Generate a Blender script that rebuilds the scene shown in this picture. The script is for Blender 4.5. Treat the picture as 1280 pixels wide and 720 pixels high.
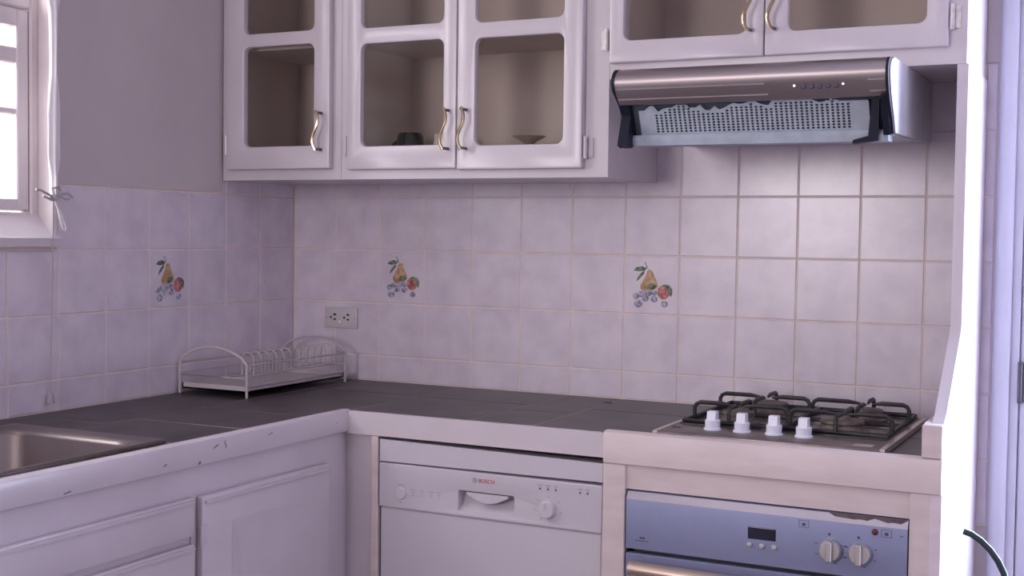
import bpy, bmesh, math, random
from mathutils import Vector, Matrix
from mathutils.geometry import tessellate_polygon
random.seed(7)
for o in list(bpy.data.objects): bpy.data.objects.remove(o)
S = bpy.context.scene
COL = S.collection
ZO = 1.425                       # height of the reference tile joint above the floor

# ------------------------------------------------------------------ camera
F_PX = 1610.2; YAW, PITCH, ROLL = -0.4668, -0.0424, 0.0128
CAM = Vector((2.2928, -3.1129, -0.0978 + ZO))
cd = bpy.data.cameras.new('camera'); cam = bpy.data.objects.new('camera', cd); COL.objects.link(cam)
cd.sensor_fit = 'HORIZONTAL'; cd.sensor_width = 36.0; cd.lens = F_PX / 1280 * 36.0
cd.clip_start = .05
d = Vector((math.sin(YAW)*math.cos(PITCH), math.cos(YAW)*math.cos(PITCH), math.sin(PITCH)))
r = Vector((math.cos(YAW), -math.sin(YAW), 0)); u = r.cross(d)
r2 = math.cos(ROLL)*r + math.sin(ROLL)*u; u2 = -math.sin(ROLL)*r + math.cos(ROLL)*u
cam.matrix_world = Matrix(((r2.x, u2.x, -d.x, CAM.x), (r2.y, u2.y, -d.y, CAM.y), (r2.z, u2.z, -d.z, CAM.z), (0, 0, 0, 1)))
S.camera = cam

# ------------------------------------------------------------------ world, daylight, exposure
w = bpy.data.worlds.new('world'); S.world = w; w.use_nodes = True
bg = w.node_tree.nodes['Background']; bg.inputs[0].default_value = (.93, .96, 1.0, 1); bg.inputs[1].default_value = 2.2
S.view_settings.view_transform = 'Standard'; S.view_settings.look = 'None'
S.view_settings.gamma = 1; S.view_settings.use_curve_mapping = False
S.view_settings.exposure = -0.12
def area(name, loc, direction, sx, sy, power, col):
    l = bpy.data.lights.new(name, 'AREA'); l.shape = 'RECTANGLE'; l.size = sx; l.size_y = sy; l.energy = power; l.color = col
    o = bpy.data.objects.new(name, l); COL.objects.link(o); o.location = loc
    o.rotation_euler = Vector(direction).to_track_quat('-Z', 'Z').to_euler(); return o
area('sink_window_offscreen', (-.42, -1.5, 1.98), (1, 0, -.45), 1.2, 1.0, 46, (1.0, .92, .95))        # sky outside the sink window
area('back_door_offscreen', (2.40, .16, 1.25), (0, -1, 0), .56, 1.5, 90, (.66, .72, 1.0))            # sky outside the door at the right end of the back wall
area('rear_window_offscreen', (.45, -4.58, 1.75), (0, 1, 0), .70, 1.0, 34, (1.0, .92, .95))            # window behind the camera, mirrored in the hood

# ------------------------------------------------------------------ materials
MATS = {}
def mat(name, col, rough=.5, metal=0.0, var=.05, scale=6.0, bump=0.0, bscale=120.0, col2=None, spec=.5, stretch=None, emit=None):
    m = bpy.data.materials.new(name); m.use_nodes = True; MATS[name] = m
    nt = m.node_tree; b = nt.nodes['Principled BSDF']
    b.inputs['Roughness'].default_value = rough; b.inputs['Metallic'].default_value = metal
    b.inputs['Specular IOR Level'].default_value = spec
    geo = nt.nodes.new('ShaderNodeNewGeometry')
    vec = geo.outputs['Position']
    if stretch:
        mp = nt.nodes.new('ShaderNodeMapping'); mp.inputs['Scale'].default_value = stretch
        nt.links.new(vec, mp.inputs['Vector']); vec = mp.outputs['Vector']
    n = nt.nodes.new('ShaderNodeTexNoise'); n.inputs['Scale'].default_value = scale; n.inputs['Detail'].default_value = 3
    nt.links.new(vec, n.inputs['Vector'])
    cr = nt.nodes.new('ShaderNodeValToRGB'); cr.color_ramp.elements[0].position = .35; cr.color_ramp.elements[1].position = .65
    c1 = [max(0, c*(1-var)) for c in col]; c2 = [min(1, c*(1+var)) for c in (col2 or col)]
    cr.color_ramp.elements[0].color = (*c1, 1); cr.color_ramp.elements[1].color = (*c2, 1)
    nt.links.new(n.outputs['Fac'], cr.inputs['Fac']); nt.links.new(cr.outputs['Color'], b.inputs['Base Color'])
    if bump:
        n2 = nt.nodes.new('ShaderNodeTexNoise'); n2.inputs['Scale'].default_value = bscale; n2.inputs['Detail'].default_value = 4
        nt.links.new(vec, n2.inputs['Vector'])
        bp = nt.nodes.new('ShaderNodeBump'); bp.inputs['Strength'].default_value = bump; bp.inputs['Distance'].default_value = .004
        nt.links.new(n2.outputs['Fac'], bp.inputs['Height']); nt.links.new(bp.outputs['Normal'], b.inputs['Normal'])
    if emit:
        b.inputs['Emission Color'].default_value = (*emit[0], 1); b.inputs['Emission Strength'].default_value = emit[1]
    return m
def glass(name, tint, gl, haze=0.0):
    m = bpy.data.materials.new(name); m.use_nodes = True; MATS[name] = m; nt = m.node_tree
    for n in list(nt.nodes): nt.nodes.remove(n)
    out = nt.nodes.new('ShaderNodeOutputMaterial'); mx = nt.nodes.new('ShaderNodeMixShader')
    t = nt.nodes.new('ShaderNodeBsdfTransparent'); t.inputs[0].default_value = (*tint, 1)
    g = nt.nodes.new('ShaderNodeBsdfGlossy'); g.inputs['Roughness'].default_value = .12
    mx.inputs[0].default_value = gl
    nt.links.new(t.outputs[0], mx.inputs[1]); nt.links.new(g.outputs[0], mx.inputs[2]); d_ = nt.nodes.new('ShaderNodeBsdfDiffuse'); d_.inputs[0].default_value = (.72, .62, .58, 1); m2 = nt.nodes.new('ShaderNodeMixShader'); m2.inputs[0].default_value = haze
    nt.links.new(mx.outputs[0], m2.inputs[1]); nt.links.new(d_.outputs[0], m2.inputs[2]); nt.links.new(m2.outputs[0], out.inputs[0])
    return m
mat('plaster', (.60, .53, .545), .85, var=.04, scale=4, bump=.15, bscale=60)
mat('ceiling_paint', (.68, .65, .66), .9)
mat('floor_tile', (.20, .165, .15), .4, var=.15, scale=5)
mat('grout', (.80, .67, .60), .8, var=.06, scale=20)
mat('tile_glaze', (.665, .59, .68), .26, var=.0, scale=13, col2=(.765, .69, .765), spec=.85)
mat('white_paint', (.64, .58, .625), .26, var=.03, scale=7, bump=.05, bscale=25)
mat('cream_paint', (.67, .575, .575), .42, var=.05, scale=9, bump=.06, bscale=30, stretch=(1, 1, 4))
mat('chip_paint', (.22, .20, .24), .7)
mat('cabinet_inside', (.64, .555, .53), .7, var=.05, scale=5)
mat('glass_pane', (.9, .9, .9), .1)
glass('glass_pane', (.96, .95, .93), .002, .008)  # diffuse haze mixed into the panes to lighten the dark cabinet interiors
glass('window_glass', (.97, .99, .99), .04)
mat('brass', (.62, .50, .33), .22, metal=1.0)
mat('dark_metal', (.16, .15, .17), .35, metal=.9)
mat('hinge_metal', (.66, .62, .62), .4, metal=.3, var=.15, scale=60)
mat('steel_hood', (.47, .41, .42), .42, metal=1.0, var=.05, scale=3, stretch=(.2, 6, 6))
mat('steel_side', (.66, .66, .72), .45, metal=.2, var=.06, scale=20)
mat('trim_light', (.80, .76, .76), .3, metal=.6)
mat('black_plastic', (.012, .014, .03), .5, var=.2, spec=.25)
mat('filter_grey', (.42, .47, .55), .6, metal=.15, var=.08, scale=30)
mat('filter_dark', (.10, .13, .16), .5, metal=.3)
mat('counter_tile', (.028, .021, .024), .38, var=.25, scale=9, col2=(.050, .038, .041))
mat('counter_grout', (.52, .45, .40), .8)
mat('sink_steel', (.27, .23, .225), .36, metal=1.0, var=.08, scale=8)
mat('white_wire', (.55, .50, .51), .45)
mat('white_appliance', (.60, .56, .62), .32, var=.01)
mat('gap_black', (.012, .012, .018), .8)
mat('logo_red', (.55, .03, .05), .5)
mat('mark_grey', (.33, .31, .36), .6)
mat('mark_dark', (.08, .07, .10), .6)
mat('oven_panel', (.23, .25, .40), .42, metal=.4, var=.03, scale=10)
mat('oven_edge', (.72, .69, .74), .18, metal=.9, var=.03)
mat('display_dark', (.02, .022, .04), .15)
mat('knob_metal', (.62, .60, .58), .3, metal=.7)
mat('handle_warm', (.72, .58, .48), .28, metal=.85)
mat('lamp_red', (.12, .02, .03), .25)
mat('rust', (.13, .085, .075), .8, var=.3, scale=40)
mat('hob_steel', (.21, .175, .165), .36, metal=.7, var=.25, scale=14)
mat('hob_trim', (.62, .54, .48), .28, metal=.9)
mat('hob_black', (.02, .02, .024), .4, var=.2)
mat('iron', (.03, .028, .032), .5, var=.3, scale=40, bump=.2)
mat('burner', (.16, .125, .11), .55, metal=.4, var=.3, scale=40)
mat('knob_white', (.82, .84, .95), .35)
mat('fruit_pear', (.42, .24, .11), .5, var=.25, scale=60, col2=(.52, .33, .19))
mat('fruit_apple', (.40, .10, .10), .45, var=.3, scale=70, col2=(.54, .22, .21))
mat('fruit_grape', (.22, .22, .33), .4, var=.35, scale=110, col2=(.42, .41, .50))
mat('fruit_leaf', (.07, .10, .06), .5, var=.4, scale=90, col2=(.16, .21, .15))
mat('mug_black', (.004, .004, .007), .15, spec=.35)
mat('cup_white', (.72, .68, .70), .3)
mat('dish_grey', (.42, .36, .30), .3)
mat('fabric_white', (.85, .82, .84), .9)
mat('ribbon', (.46, .42, .45), .8)
mat('cord', (.42, .38, .41), .8)
mat('window_paint', (.66, .59, .61), .45)
mat('door_paint', (.58, .57, .66), .45, var=.03)
mat('leaf_green', (.30, .42, .26), .6, var=.4, scale=10)
mat('bark', (.15, .10, .07), .9, var=.3)
mat('ground', (.45, .42, .36), .9)
mat('tube_black', (.03, .05, .07), .35)
mat('outlet_white', (.60, .56, .58), .4)
mat('pilot_orange', (.8, .4, .15), .4, emit=((1, .45, .15), .8))

# ------------------------------------------------------------------ mesh helpers
ORG = {}
class MB:
    def __init__(s): s.v = []; s.f = []; s.m = []
    def add(s, vs, fs, m=0):
        k = len(s.v); s.v += [tuple(p) for p in vs]
        for f in fs: s.f.append([k+i for i in f]); s.m.append(m)
        return s
    def box(s, x0, x1, y0, y1, z0, z1, b=0.0, m=0, seg=1):
        if b <= 0:
            vs = [(x, y, z) for x in (x0, x1) for y in (y0, y1) for z in (z0, z1)]
            return s.add(vs, [(0,1,3,2), (4,6,7,5), (0,4,5,1), (2,3,7,6), (0,2,6,4), (1,5,7,3)], m)
        bm = bmesh.new(); bmesh.ops.create_cube(bm, size=1)
        for q in bm.verts: q.co = ((x0+x1)/2+q.co.x*(x1-x0), (y0+y1)/2+q.co.y*(y1-y0), (z0+z1)/2+q.co.z*(z1-z0))
        bmesh.ops.bevel(bm, geom=bm.edges[:], offset=b, segments=seg, affect='EDGES', profile=.5)
        bm.verts.index_update(); s.add([q.co[:] for q in bm.verts], [[q.index for q in f.verts] for f in bm.faces], m); bm.free()
        return s
    def prism(s, prof, axis, a, b, m=0):
        # prof: 2-D polygon; axis 'x' -> (y,z), 'y' -> (x,z), 'z' -> (x,y)
        def P(q, t): return {'x': (t, q[0], q[1]), 'y': (q[0], t, q[1]), 'z': (q[0], q[1], t)}[axis]
        n = len(prof); vs = [P(q, a) for q in prof] + [P(q, b) for q in prof]
        fs = [(i, (i+1) % n, n+(i+1) % n, n+i) for i in range(n)]
        tri = tessellate_polygon([[Vector((q[0], q[1], 0)) for q in prof]])
        fs += [tuple(t) for t in tri] + [tuple(n+i for i in t) for t in tri]
        return s.add(vs, fs, m)
    def plate(s, outer, holes, y0, y1, b=.003, m=0):
        # slab in the XZ plane, front at y0 (towards -Y), back at y1, with rounded openings
        def rr(x0, x1, z0, z1, rad, n=6):
            rad = max(rad, .0005); out = []
            for cx, cz, a0 in ((x1-rad, z1-rad, 0), (x0+rad, z1-rad, 90), (x0+rad, z0+rad, 180), (x1-rad, z0+rad, 270)):
                for k in range(n+1):
                    a = math.radians(a0+90*k/n); out.append((cx+rad*math.cos(a), cz+rad*math.sin(a)))
            return out
        def loops(i): return [rr(outer[0]+i, outer[1]-i, outer[2]+i, outer[3]-i, .002)] + [rr(h[0]-i, h[1]+i, h[2]-i, h[3]+i, h[4]+i) for h in holes]
        rings = [(loops(b), y0), (loops(b*.3), y0+b*.3), (loops(0), y0+b), (loops(0), y1)]
        for li in range(1+len(holes)):
            n = len(rings[0][0][li]); vs = []
            for L, y in rings: vs += [(q[0], y, q[1]) for q in L[li]]
            fs = [(k*n+i, k*n+(i+1) % n, (k+1)*n+(i+1) % n, (k+1)*n+i) for k in range(3) for i in range(n)]
            s.add(vs, fs, m)
        for L, y in (rings[0], rings[-1]):
            flat = [q for l in L for q in l]
            tri = tessellate_polygon([[Vector((q[0], q[1], 0)) for q in l] for l in L])
            s.add([(q[0], y, q[1]) for q in flat], [tuple(t) for t in tri], m)
        return s
    def tube(s, pts, rad, n=8, closed=False, cap=True, m=0):
        P = [Vector(p) for p in pts]; N = len(P); vs = []; fs = []
        rads = rad if isinstance(rad, (list, tuple)) else [rad]*N
        prev = None
        for i, p in enumerate(P):
            if closed: t = (P[(i+1) % N]-P[i-1]).normalized()
            else: t = (P[min(i+1, N-1)]-P[max(i-1, 0)]).normalized()
            if prev is None: a = t.orthogonal().normalized()
            else: a = (prev-t*prev.dot(t)).normalized()
            prev = a; bb = t.cross(a)
            for k in range(n):
                an = 2*math.pi*k/n; vs.append(p+rads[i]*(math.cos(an)*a+math.sin(an)*bb))
        for i in range(N if closed else N-1):
            j = (i+1) % N
            for k in range(n): fs.append((i*n+k, i*n+(k+1) % n, j*n+(k+1) % n, j*n+k))
        if not closed and cap: fs += [tuple(range(n-1, -1, -1)), tuple((N-1)*n+k for k in range(n))]
        return s.add(vs, fs, m)
    def lathe(s, prof, c, axis='z', n=24, m=0):
        # prof: list of (radius, offset along axis)
        vs = []; fs = []
        for rr, h in prof:
            for k in range(n):
                a = 2*math.pi*k/n; x, y = rr*math.cos(a), rr*math.sin(a)
                vs.append({'z': (c[0]+x, c[1]+y, c[2]+h), 'y': (c[0]+x, c[1]-h, c[2]+y), 'x': (c[0]+h, c[1]+x, c[2]+y)}[axis])
        for i in range(len(prof)-1):
            for k in range(n): fs.append((i*n+k, i*n+(k+1) % n, (i+1)*n+(k+1) % n, (i+1)*n+k))
        fs += [tuple(range(n)), tuple((len(prof)-1)*n+k for k in range(n))]
        return s.add(vs, fs, m)
    def build(s, name, mats, parent=None, org=None, zo=True, smooth=35):
        if isinstance(mats, str): mats = [mats]
        o0 = Vector(ORG[parent.name]) if parent else (Vector(org)+Vector((0, 0, ZO)) if org else Vector((0, 0, 0)))
        me = bpy.data.meshes.new(name)
        z = ZO if zo else 0
        me.from_pydata([(a-o0.x, b-o0.y, c+z-o0.z) for a, b, c in s.v], [], s.f)
        bm = bmesh.new(); bm.from_mesh(me); bmesh.ops.remove_doubles(bm, verts=bm.verts, dist=1e-6)
        bmesh.ops.recalc_face_normals(bm, faces=bm.faces); 
        bm.to_mesh(me); bm.free()
        if len(mats) > 1 and len(me.polygons) == len(s.m):
            me.polygons.foreach_set('material_index', s.m)
        for m in mats: me.materials.append(MATS[m])
        me.polygons.foreach_set('use_smooth', [True]*len(me.polygons)); me.set_sharp_from_angle(angle=math.radians(smooth))
        o = bpy.data.objects.new(name, me); COL.objects.link(o)
        if parent: o.parent = parent
        else: o.location = o0
        ORG[o.name] = tuple(o0); return o
def tag(o, label=None, cat=None, group=None, kind=None):
    for k, v in (('label', label), ('category', cat), ('group', group), ('kind', kind)):
        if v: o[k] = v
    return o
def thing(name, loc, label, cat, group=None, kind=None):
    o = bpy.data.objects.new(name, None); COL.objects.link(o); o.empty_display_size = .05
    o.location = (loc[0], loc[1], loc[2]+ZO); ORG[o.name] = tuple(o.location); return tag(o, label, cat, group, kind)
def inst(name, me, pos, parent, rz=0):
    o = bpy.data.objects.new(name, me); COL.objects.link(o); o.parent = parent
    p = Vector(ORG[parent.name]); o.location = (pos[0]-p.x, pos[1]-p.y, pos[2]+ZO-p.z); o.rotation_euler = (0, 0, rz)
    ORG[o.name] = (pos[0], pos[1], pos[2]+ZO); return o
def text(string, size, x, z, y, mname, name, parent):
    cu = bpy.data.curves.new('t', 'FONT'); cu.body = string; cu.size = size; cu.extrude = .0004
    ob = bpy.data.objects.new('t', cu); COL.objects.link(ob); bpy.context.view_layer.update()
    me = bpy.data.meshes.new_from_object(ob.evaluated_get(bpy.context.evaluated_depsgraph_get()))
    mb = MB(); mb.add([(x+v.co.x, y-v.co.z, z+v.co.y) for v in me.vertices], [list(p.vertices) for p in me.polygons])
    bpy.data.objects.remove(ob); bpy.data.meshes.remove(me)
    return mb.build(name, mname, parent)

FL = -ZO                                 # floor level in reference heights
CT = -.525                               # counter top
# ================================================================== room shell
tag(MB().box(-.2, 3.1, -4.8, .2, FL-.1, FL).build('floor', 'floor_tile', org=(0, 0, FL)), 'brown tiled kitchen floor', 'floor', kind='structure')
tag(MB().box(-.2, 3.1, -4.8, .2, 1.2, 1.3).build('ceiling', 'ceiling_paint', org=(0, 0, 1.2)), 'plain white kitchen ceiling', 'ceiling', kind='structure')
WY0, WY1, WZ0, WZ1 = -2.1, -.925, -.142, .80
wl = MB(); wl.box(-.2, -.0016, WY1, .2, FL, 1.2).box(-.2, -.0016, -4.8, WY0, FL, 1.2).box(-.2, -.0016, WY0, WY1, FL, WZ0).box(-.2, -.0016, WY0, WY1, WZ1, 1.2)
wall_left = tag(wl.build('wall_left', 'grout', org=(0, 0, FL)), 'left kitchen wall with lavender tiles and mauve plaster above', 'wall', kind='structure')
pl = MB(); pl.box(-.0045, .0015, WY1, -.327, .004, 1.2).box(-.0045, .0015, WY0, WY1, WZ1, 1.2).box(-.0045, .0015, -4.6, WY0, .004, 1.2)
pl.build('plaster', 'plaster', wall_left)
# back wall with an opening for the door (X 2.0..2.8)
wb = MB(); wb.box(-.2, 2.0, .0016, .2, FL, 1.2).box(2.8, 3.1, .0016, .2, FL, 1.2).box(2.0, 2.8, .0016, .2, .68, 1.2)
wall_back = tag(wb.build('wall_back', 'grout', org=(0, 0, FL)), 'back kitchen wall covered in lavender tiles', 'wall', kind='structure')
MB().box(1.925, 2.0, -.001, .0045, .303, 1.2).box(1.925, 2.0, -.001, .0045, FL, -.757).box(1.952, 2.0, -.001, .0045, -.757, .303).box(2.8, 2.9, -.001, .0045, FL, 1.2).build('plaster', 'plaster', wall_back)
wr = MB(); wr.box(2.9, 3.1, -4.8, .2, FL, 1.2)
tag(wr.build('wall_right', 'plaster', org=(2.9, 0, FL)), 'plain plastered right kitchen wall', 'wall', kind='structure')
wf = MB(); wf.box(-.2, .08, -4.8, -4.6, FL, 1.2).box(.82, 3.1, -4.8, -4.6, FL, 1.2).box(.08, .82, -4.8, -4.6, FL, -.25).box(.08, .82, -4.8, -4.6, .90, 1.2)
tag(wf.build('wall_front', 'plaster', org=(0, -4.6, FL)), 'kitchen wall behind the viewer with a window opening', 'wall', kind='structure')

# ---------------------------------------------------------------- wall tiles
T = .15; H = .1508; G = .0032; TH = .006
TM = {}
def tile_mesh(wd, ht):
    key = (round(wd, 4), round(ht, 4))
    if key not in TM:
        b = .0016
        mb = MB(); x0, x1, z0, z1 = -wd/2+G/2, wd/2-G/2, -ht/2+G/2, ht/2-G/2
        vs = [(x0, TH, z0), (x1, TH, z0), (x1, TH, z1), (x0, TH, z1), (x0, b, z0), (x1, b, z0), (x1, b, z1), (x0, b, z1), (x0+b, 0, z0+b), (x1-b, 0, z0+b), (x1-b, 0, z1-b), (x0+b, 0, z1-b)]
        fs = [(8, 9, 10, 11)] + [(a+i, a+(i+1) % 4, a+4+(i+1) % 4, a+4+i) for a in (0, 4) for i in range(4)]
        me = bpy.data.meshes.new('tile'); me.from_pydata(vs, [], fs); me.materials.append(MATS['tile_glaze'])
        bm = bmesh.new(); bm.from_mesh(me); bmesh.ops.recalc_face_normals(bm, faces=bm.faces)
        if sum(f.normal.y for f in bm.faces) > 0: bmesh.ops.reverse_faces(bm, faces=bm.faces)
        bm.to_mesh(me); bm.free(); TM[key] = me
    return TM[key]
def fruit(cx, cz, parent, left=False):
    # pear, apple, grapes and leaves printed in low relief on one tile
    def uv(x, y): return ((x-20)/590*T-T/2, (1-(y-40)/650)*H-H/2)
    mb = MB()
    def put(vs, fs, m):
        out = []
        for a, dep, c in vs:
            out.append((cx+a, -dep, cz+c) if not left else (ORG[parent.name][0]+a, ORG[parent.name][1]-dep, cz+c))
        mb.add(out, fs, m)
    def poly(pts, m, dep):
        n = len(pts); q = [uv(*p) for p in pts]; ctr = (sum(a for a, _ in q)/n, sum(c for _, c in q)/n)
        vs = [(a, 0, c) for a, c in q] + [(ctr[0]+(a-ctr[0])*.8, dep, ctr[1]+(c-ctr[1])*.8) for a, c in q] + [(ctr[0], dep*1.3, ctr[1])]
        put(vs, [(i, (i+1) % n, n+(i+1) % n, n+i) for i in range(n)] + [(n+i, n+(i+1) % n, 2*n) for i in range(n)], m)
    def ball(x, y, rx, ry, m, dep):
        poly([(x+rx*math.cos(2*math.pi*k/14), y+ry*math.sin(2*math.pi*k/14)) for k in range(14)], m, dep)
    poly([(285,190), (320,200), (345,270), (375,330), (385,370), (370,400), (300,430), (230,435), (200,410), (195,370), (220,320), (250,270), (265,215)], 0, .0010)
    poly([(232,108), (248,115), (272,175), (262,180), (248,140)], 3, .0006)
    poly([(120,205), (150,170), (210,155), (265,180), (240,205), (180,215)], 3, .0008)
    poly([(240,205), (200,230), (165,280), (150,325), (175,310), (210,270), (235,240)], 3, .0008)
    poly([(265,405), (290,345), (340,340), (375,380), (330,415)], 3, .0014)
    ball(445, 440, 68, 80, 1, .0014)
    poly([(420,370), (455,352), (510,365), (538,405), (537,455), (522,492), (515,440), (492,395), (450,372)], 3, .0016)
    for x, y, q in ((150,490,36), (205,465,36), (280,455,38), (345,450,33), (250,515,38), (345,515,40), (175,575,45), (455,570,38)): ball(x, y, q, q*.95, 2, .0018)
    o = mb.build('fruit_print', ['fruit_pear', 'fruit_apple', 'fruit_grape', 'fruit_leaf'], parent)
    o['label'] = 'printed pear, red apple, blue grapes and leaves'
rows = [(-3*H-.0726, -3*H), (-3*H, -2*H), (-2*H, -H), (-H, 0), (0, H), (H, 2*H)]
cols = [(0.0, T)] + [(i*T, (i+1)*T) for i in range(1, 12)] + [(1.80, 1.904)]
for ri, (z0, z1) in enumerate(rows):
    for ci, (x0, x1) in enumerate(cols):
        if ri == 5 and ci < 7: continue                      # hidden behind the cabinets
        t = inst('tile', tile_mesh(x1-x0, z1-z0), ((x0+x1)/2, 0, (z0+z1)/2), wall_back)
        if ri == 2 and ci in (2, 7): fruit((x0+x1)/2, (z0+z1)/2, t)
for k in range(-5, 2):                                       # narrow tiles beyond the end panel
    inst('tile', tile_mesh(.027, H), (1.9385, 0, k*H+H/2), wall_back)
lcols = [(0, -.161)] + [(-.161-i*T, -.161-(i+1)*T) for i in range(0, 10)]
for ri, (z0, z1) in enumerate(rows[:5]):
    for ci, (y0, y1) in enumerate(lcols):
        if ri == 4 and ci > 1: continue
        zt = z1
        if y1 < WY1-.01:
            if ri >= 3 and y0 < WY1: continue
            if ri == 3 and y0 >= WY1: y1 = WY1
            elif ri == 2: zt = min(z1, -.146)
        t = inst('tile', tile_mesh(abs(y1-y0), zt-z0), (0, (y0+y1)/2, (z0+zt)/2), wall_left, math.radians(90))
        if ri == 2 and ci == 3: fruit((y0+y1)/2, (z0+z1)/2, t, True)

# ---------------------------------------------------------------- sink window
win = thing('window_1', (-.06, -1.5, WZ0), 'white painted casement window above the sink, blown out by daylight', 'window', kind='structure')
wj = MB()
wj.box(-.14, -.045, -.950, WY1, WZ0+.06, WZ1, .004).box(-.14, -.045, WY0, -2.075, WZ0+.06, WZ1, .004).box(-.14, -.045, -2.075, -.95, .775, WZ1, .004).box(-.14, -.045, -2.075, -.95, .402, .43, .004).box(-.14, -.045, -2.075, -.95, WZ0+.03, WZ0+.078, .004)
wj.build('window_frame', 'window_paint', win)
MB().prism([(-.2, -.062), (-.05, -.064), (.0, -.118), (.016, -.122), (.016, -.142), (-.2, -.142)], 'y', -2.12, -.917).build('window_sill', 'white_paint', win)
MB().box(-.2, -.0005, WY1-.003, WY1+.012, WZ0, WZ1).box(-.2, -.0005, WY0-.012, WY0+.003, WZ0, WZ1).build('reveal', 'window_paint', win)
for y0, y1 in ((-1.51, -.951), (-2.074, -1.514)):
    sash = MB()
    sash.box(-.085, -.05, y1-.034, y1, -.06, .398, .003).box(-.085, -.05, y0, y0+.034, -.06, .398, .003)
    sash.box(-.084, -.051, y0+.034, y1-.034, -.06, -.034).box(-.084, -.051, y0+.034, y1-.034, .36, .398)
    so = sash.build('sash', 'window_paint', win)
    for z0, z1 in ((.276, .312), (.16, .174)):
        MB().box(-.08, -.055, y0+.03, y1-.03, z0, z1, .003).build('glazing_bar', 'window_paint', so)
    for z0, z1 in ((-.034, .16), (.174, .276), (.312, .36)):
        MB().box(-.069, -.066, y0+.032, y1-.032, z0, z1).build('pane', 'window_glass', so)
    us = MB(); us.box(-.125, -.09, y1-.034, y1, .43, .775, .003).box(-.125, -.09, y0, y0+.034, .43, .775, .003).box(-.124, -.091, y0+.034, y1-.034, .43, .46).box(-.124, -.091, y0+.034, y1-.034, .745, .775)
    uo = us.build('sash', 'window_paint', win); MB().box(-.109, -.106, y0+.032, y1-.032, .46, .745).build('pane', 'window_glass', uo)

# ---------------------------------------------------------------- door in the back wall, by the end panel
dr = thing('door_1', (2.4, .05, FL), 'white painted door and frame beyond the end of the counter, glazing added for daylight', 'door', kind='structure')
fr = MB(); fr.prism([(1.955, .004), (1.956, -.016), (1.962, -.024), (1.972, -.028), (1.984, -.026), (1.992, -.020), (1.994, .004)], 'z', FL, .72)
fr.prism([(2.846, .004), (2.844, -.02), (2.835, -.028), (2.815, -.026), (2.806, -.018), (2.804, .004)], 'z', FL, .72)
fr.box(1.955, 2.846, -.026, .004, .70, .74, .004)
fr.box(1.994, 2.012, -.004, .14, FL, .70).box(2.79, 2.806, -.004, .14, FL, .70).box(2.0, 2.8, -.004, .14, .68, .70)
fr.build('door_frame', 'door_paint', dr)
lf = MB().box(2.014, 2.11, .004, .044, FL+.01, .675, .003).box(2.69, 2.788, .004, .044, FL+.01, .675, .003).box(2.11, 2.69, .004, .044, FL+.01, -.93, .003).box(2.11, 2.69, .004, .044, .58, .675, .003).build('door_leaf', 'door_paint', dr)
MB().box(2.108, 2.692, .022, .026, -.932, .582).build('pane', 'window_glass', lf)  # unseen glazing, added to the leaf to let the outside daylight in
for z in (-.42, .45, -1.2):
    h = MB(); h.tube([(2.015, -.004, z-.047), (2.015, -.004, z+.047)], .0055, 10); h.box(2.012, 2.045, -.001, .006, z-.045, z+.045)
    h.build('hinge', 'dark_metal', lf)
MB().tube([(2.72, .004, -.42), (2.72, -.05, -.42), (2.62, -.05, -.42)], .009, 10).lathe([(.026, 0), (.026, .006)], (2.72, .004, -.42), 'y').build('door_handle', 'hinge_metal', lf)

# ================================================================== upper cabinets
CF = -.325; CB = .036; CTOP = .93
def s_handle(x, z, y, parent, n=14):
    # S-curved brass bar standing on two dark posts
    L = .102; pts = []
    for k in range(n+1):
        t = k/n; off = math.sin(t*2*math.pi)*.0085
        out = .026 + .004*math.sin(t*math.pi)
        pts.append((x+off, y-out, z+L/2-L*t))
    h = MB(); h.tube(pts, .0042, 8); o = h.build('handle', 'brass', parent); o['label'] = 'S-curved brass bar handle'
    for zz in (z+L/2-.004, z-L/2+.004): MB().tube([(x, y+.001, zz), (x, y-.027, zz)], .0038, 8).build('handle_post', 'dark_metal', parent)
    return o
def glass_door(parent, x0, x1, z0, z1, panes, hx, hz, hinge_x, hinge_zs, worn=False):
    y0 = CF-.019
    dmb = MB().plate((x0, x1, z0, z1), [(*p, .018) for p in panes], y0, CF-.001, .0035)
    dobj = dmb.build('door', 'white_paint', parent)
    for p in panes: MB().box(p[0]-.008, p[1]+.008, CF-.006, CF-.003, p[2]-.008, p[3]+.008).build('pane', 'glass_pane', dobj)
    s_handle(hx, hz, y0, dobj)
    for zz in hinge_zs:
        h = MB(); h.tube([(hinge_x, CF-.012, zz-.026), (hinge_x, CF-.012, zz+.026)], .0045, 8)
        sgn = 1 if hinge_x > x1-.02 else -1
        h.box(min(hinge_x, hinge_x+sgn*.016), max(hinge_x, hinge_x+sgn*.016), CF-.004, CF+.001, zz-.022, zz+.022)
        h.build('hinge', 'hinge_metal' if worn else 'white_paint', dobj)
    return dobj
def carcass(parent, x0, x1, zb, shelves, frame):
    b = MB(); b.box(x0, x0+.016, CF+.018, -.001, zb, CTOP).box(x1-.016, x1, CF+.018, -.001, zb, CTOP).box(x0+.016, x1-.016, CF+.018, -.001, zb, zb+.018).box(x0+.016, x1-.016, CF+.018, -.001, CTOP-.018, CTOP)
    b.build('body', 'white_paint', parent)
    li = MB(); li.box(x0+.016, x1-.016, -.012, -.002, zb+.018, CTOP-.018).box(x0+.016, x0+.019, CF+.02, -.012, zb+.018, CTOP-.018).box(x1-.019, x1-.016, CF+.02, -.012, zb+.018, CTOP-.018)
    li.build('lining', 'cabinet_inside', parent)
    for z in shelves: MB().box(x0+.019, x1-.019, CF+.03, -.012, z, z+.016).build('shelf', 'cabinet_inside', parent)
    f = MB()
    for a in frame: f.box(a[0], a[1], CF, CF+.018, a[2], a[3])
    f.build('face_frame', 'white_paint', parent)
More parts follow.
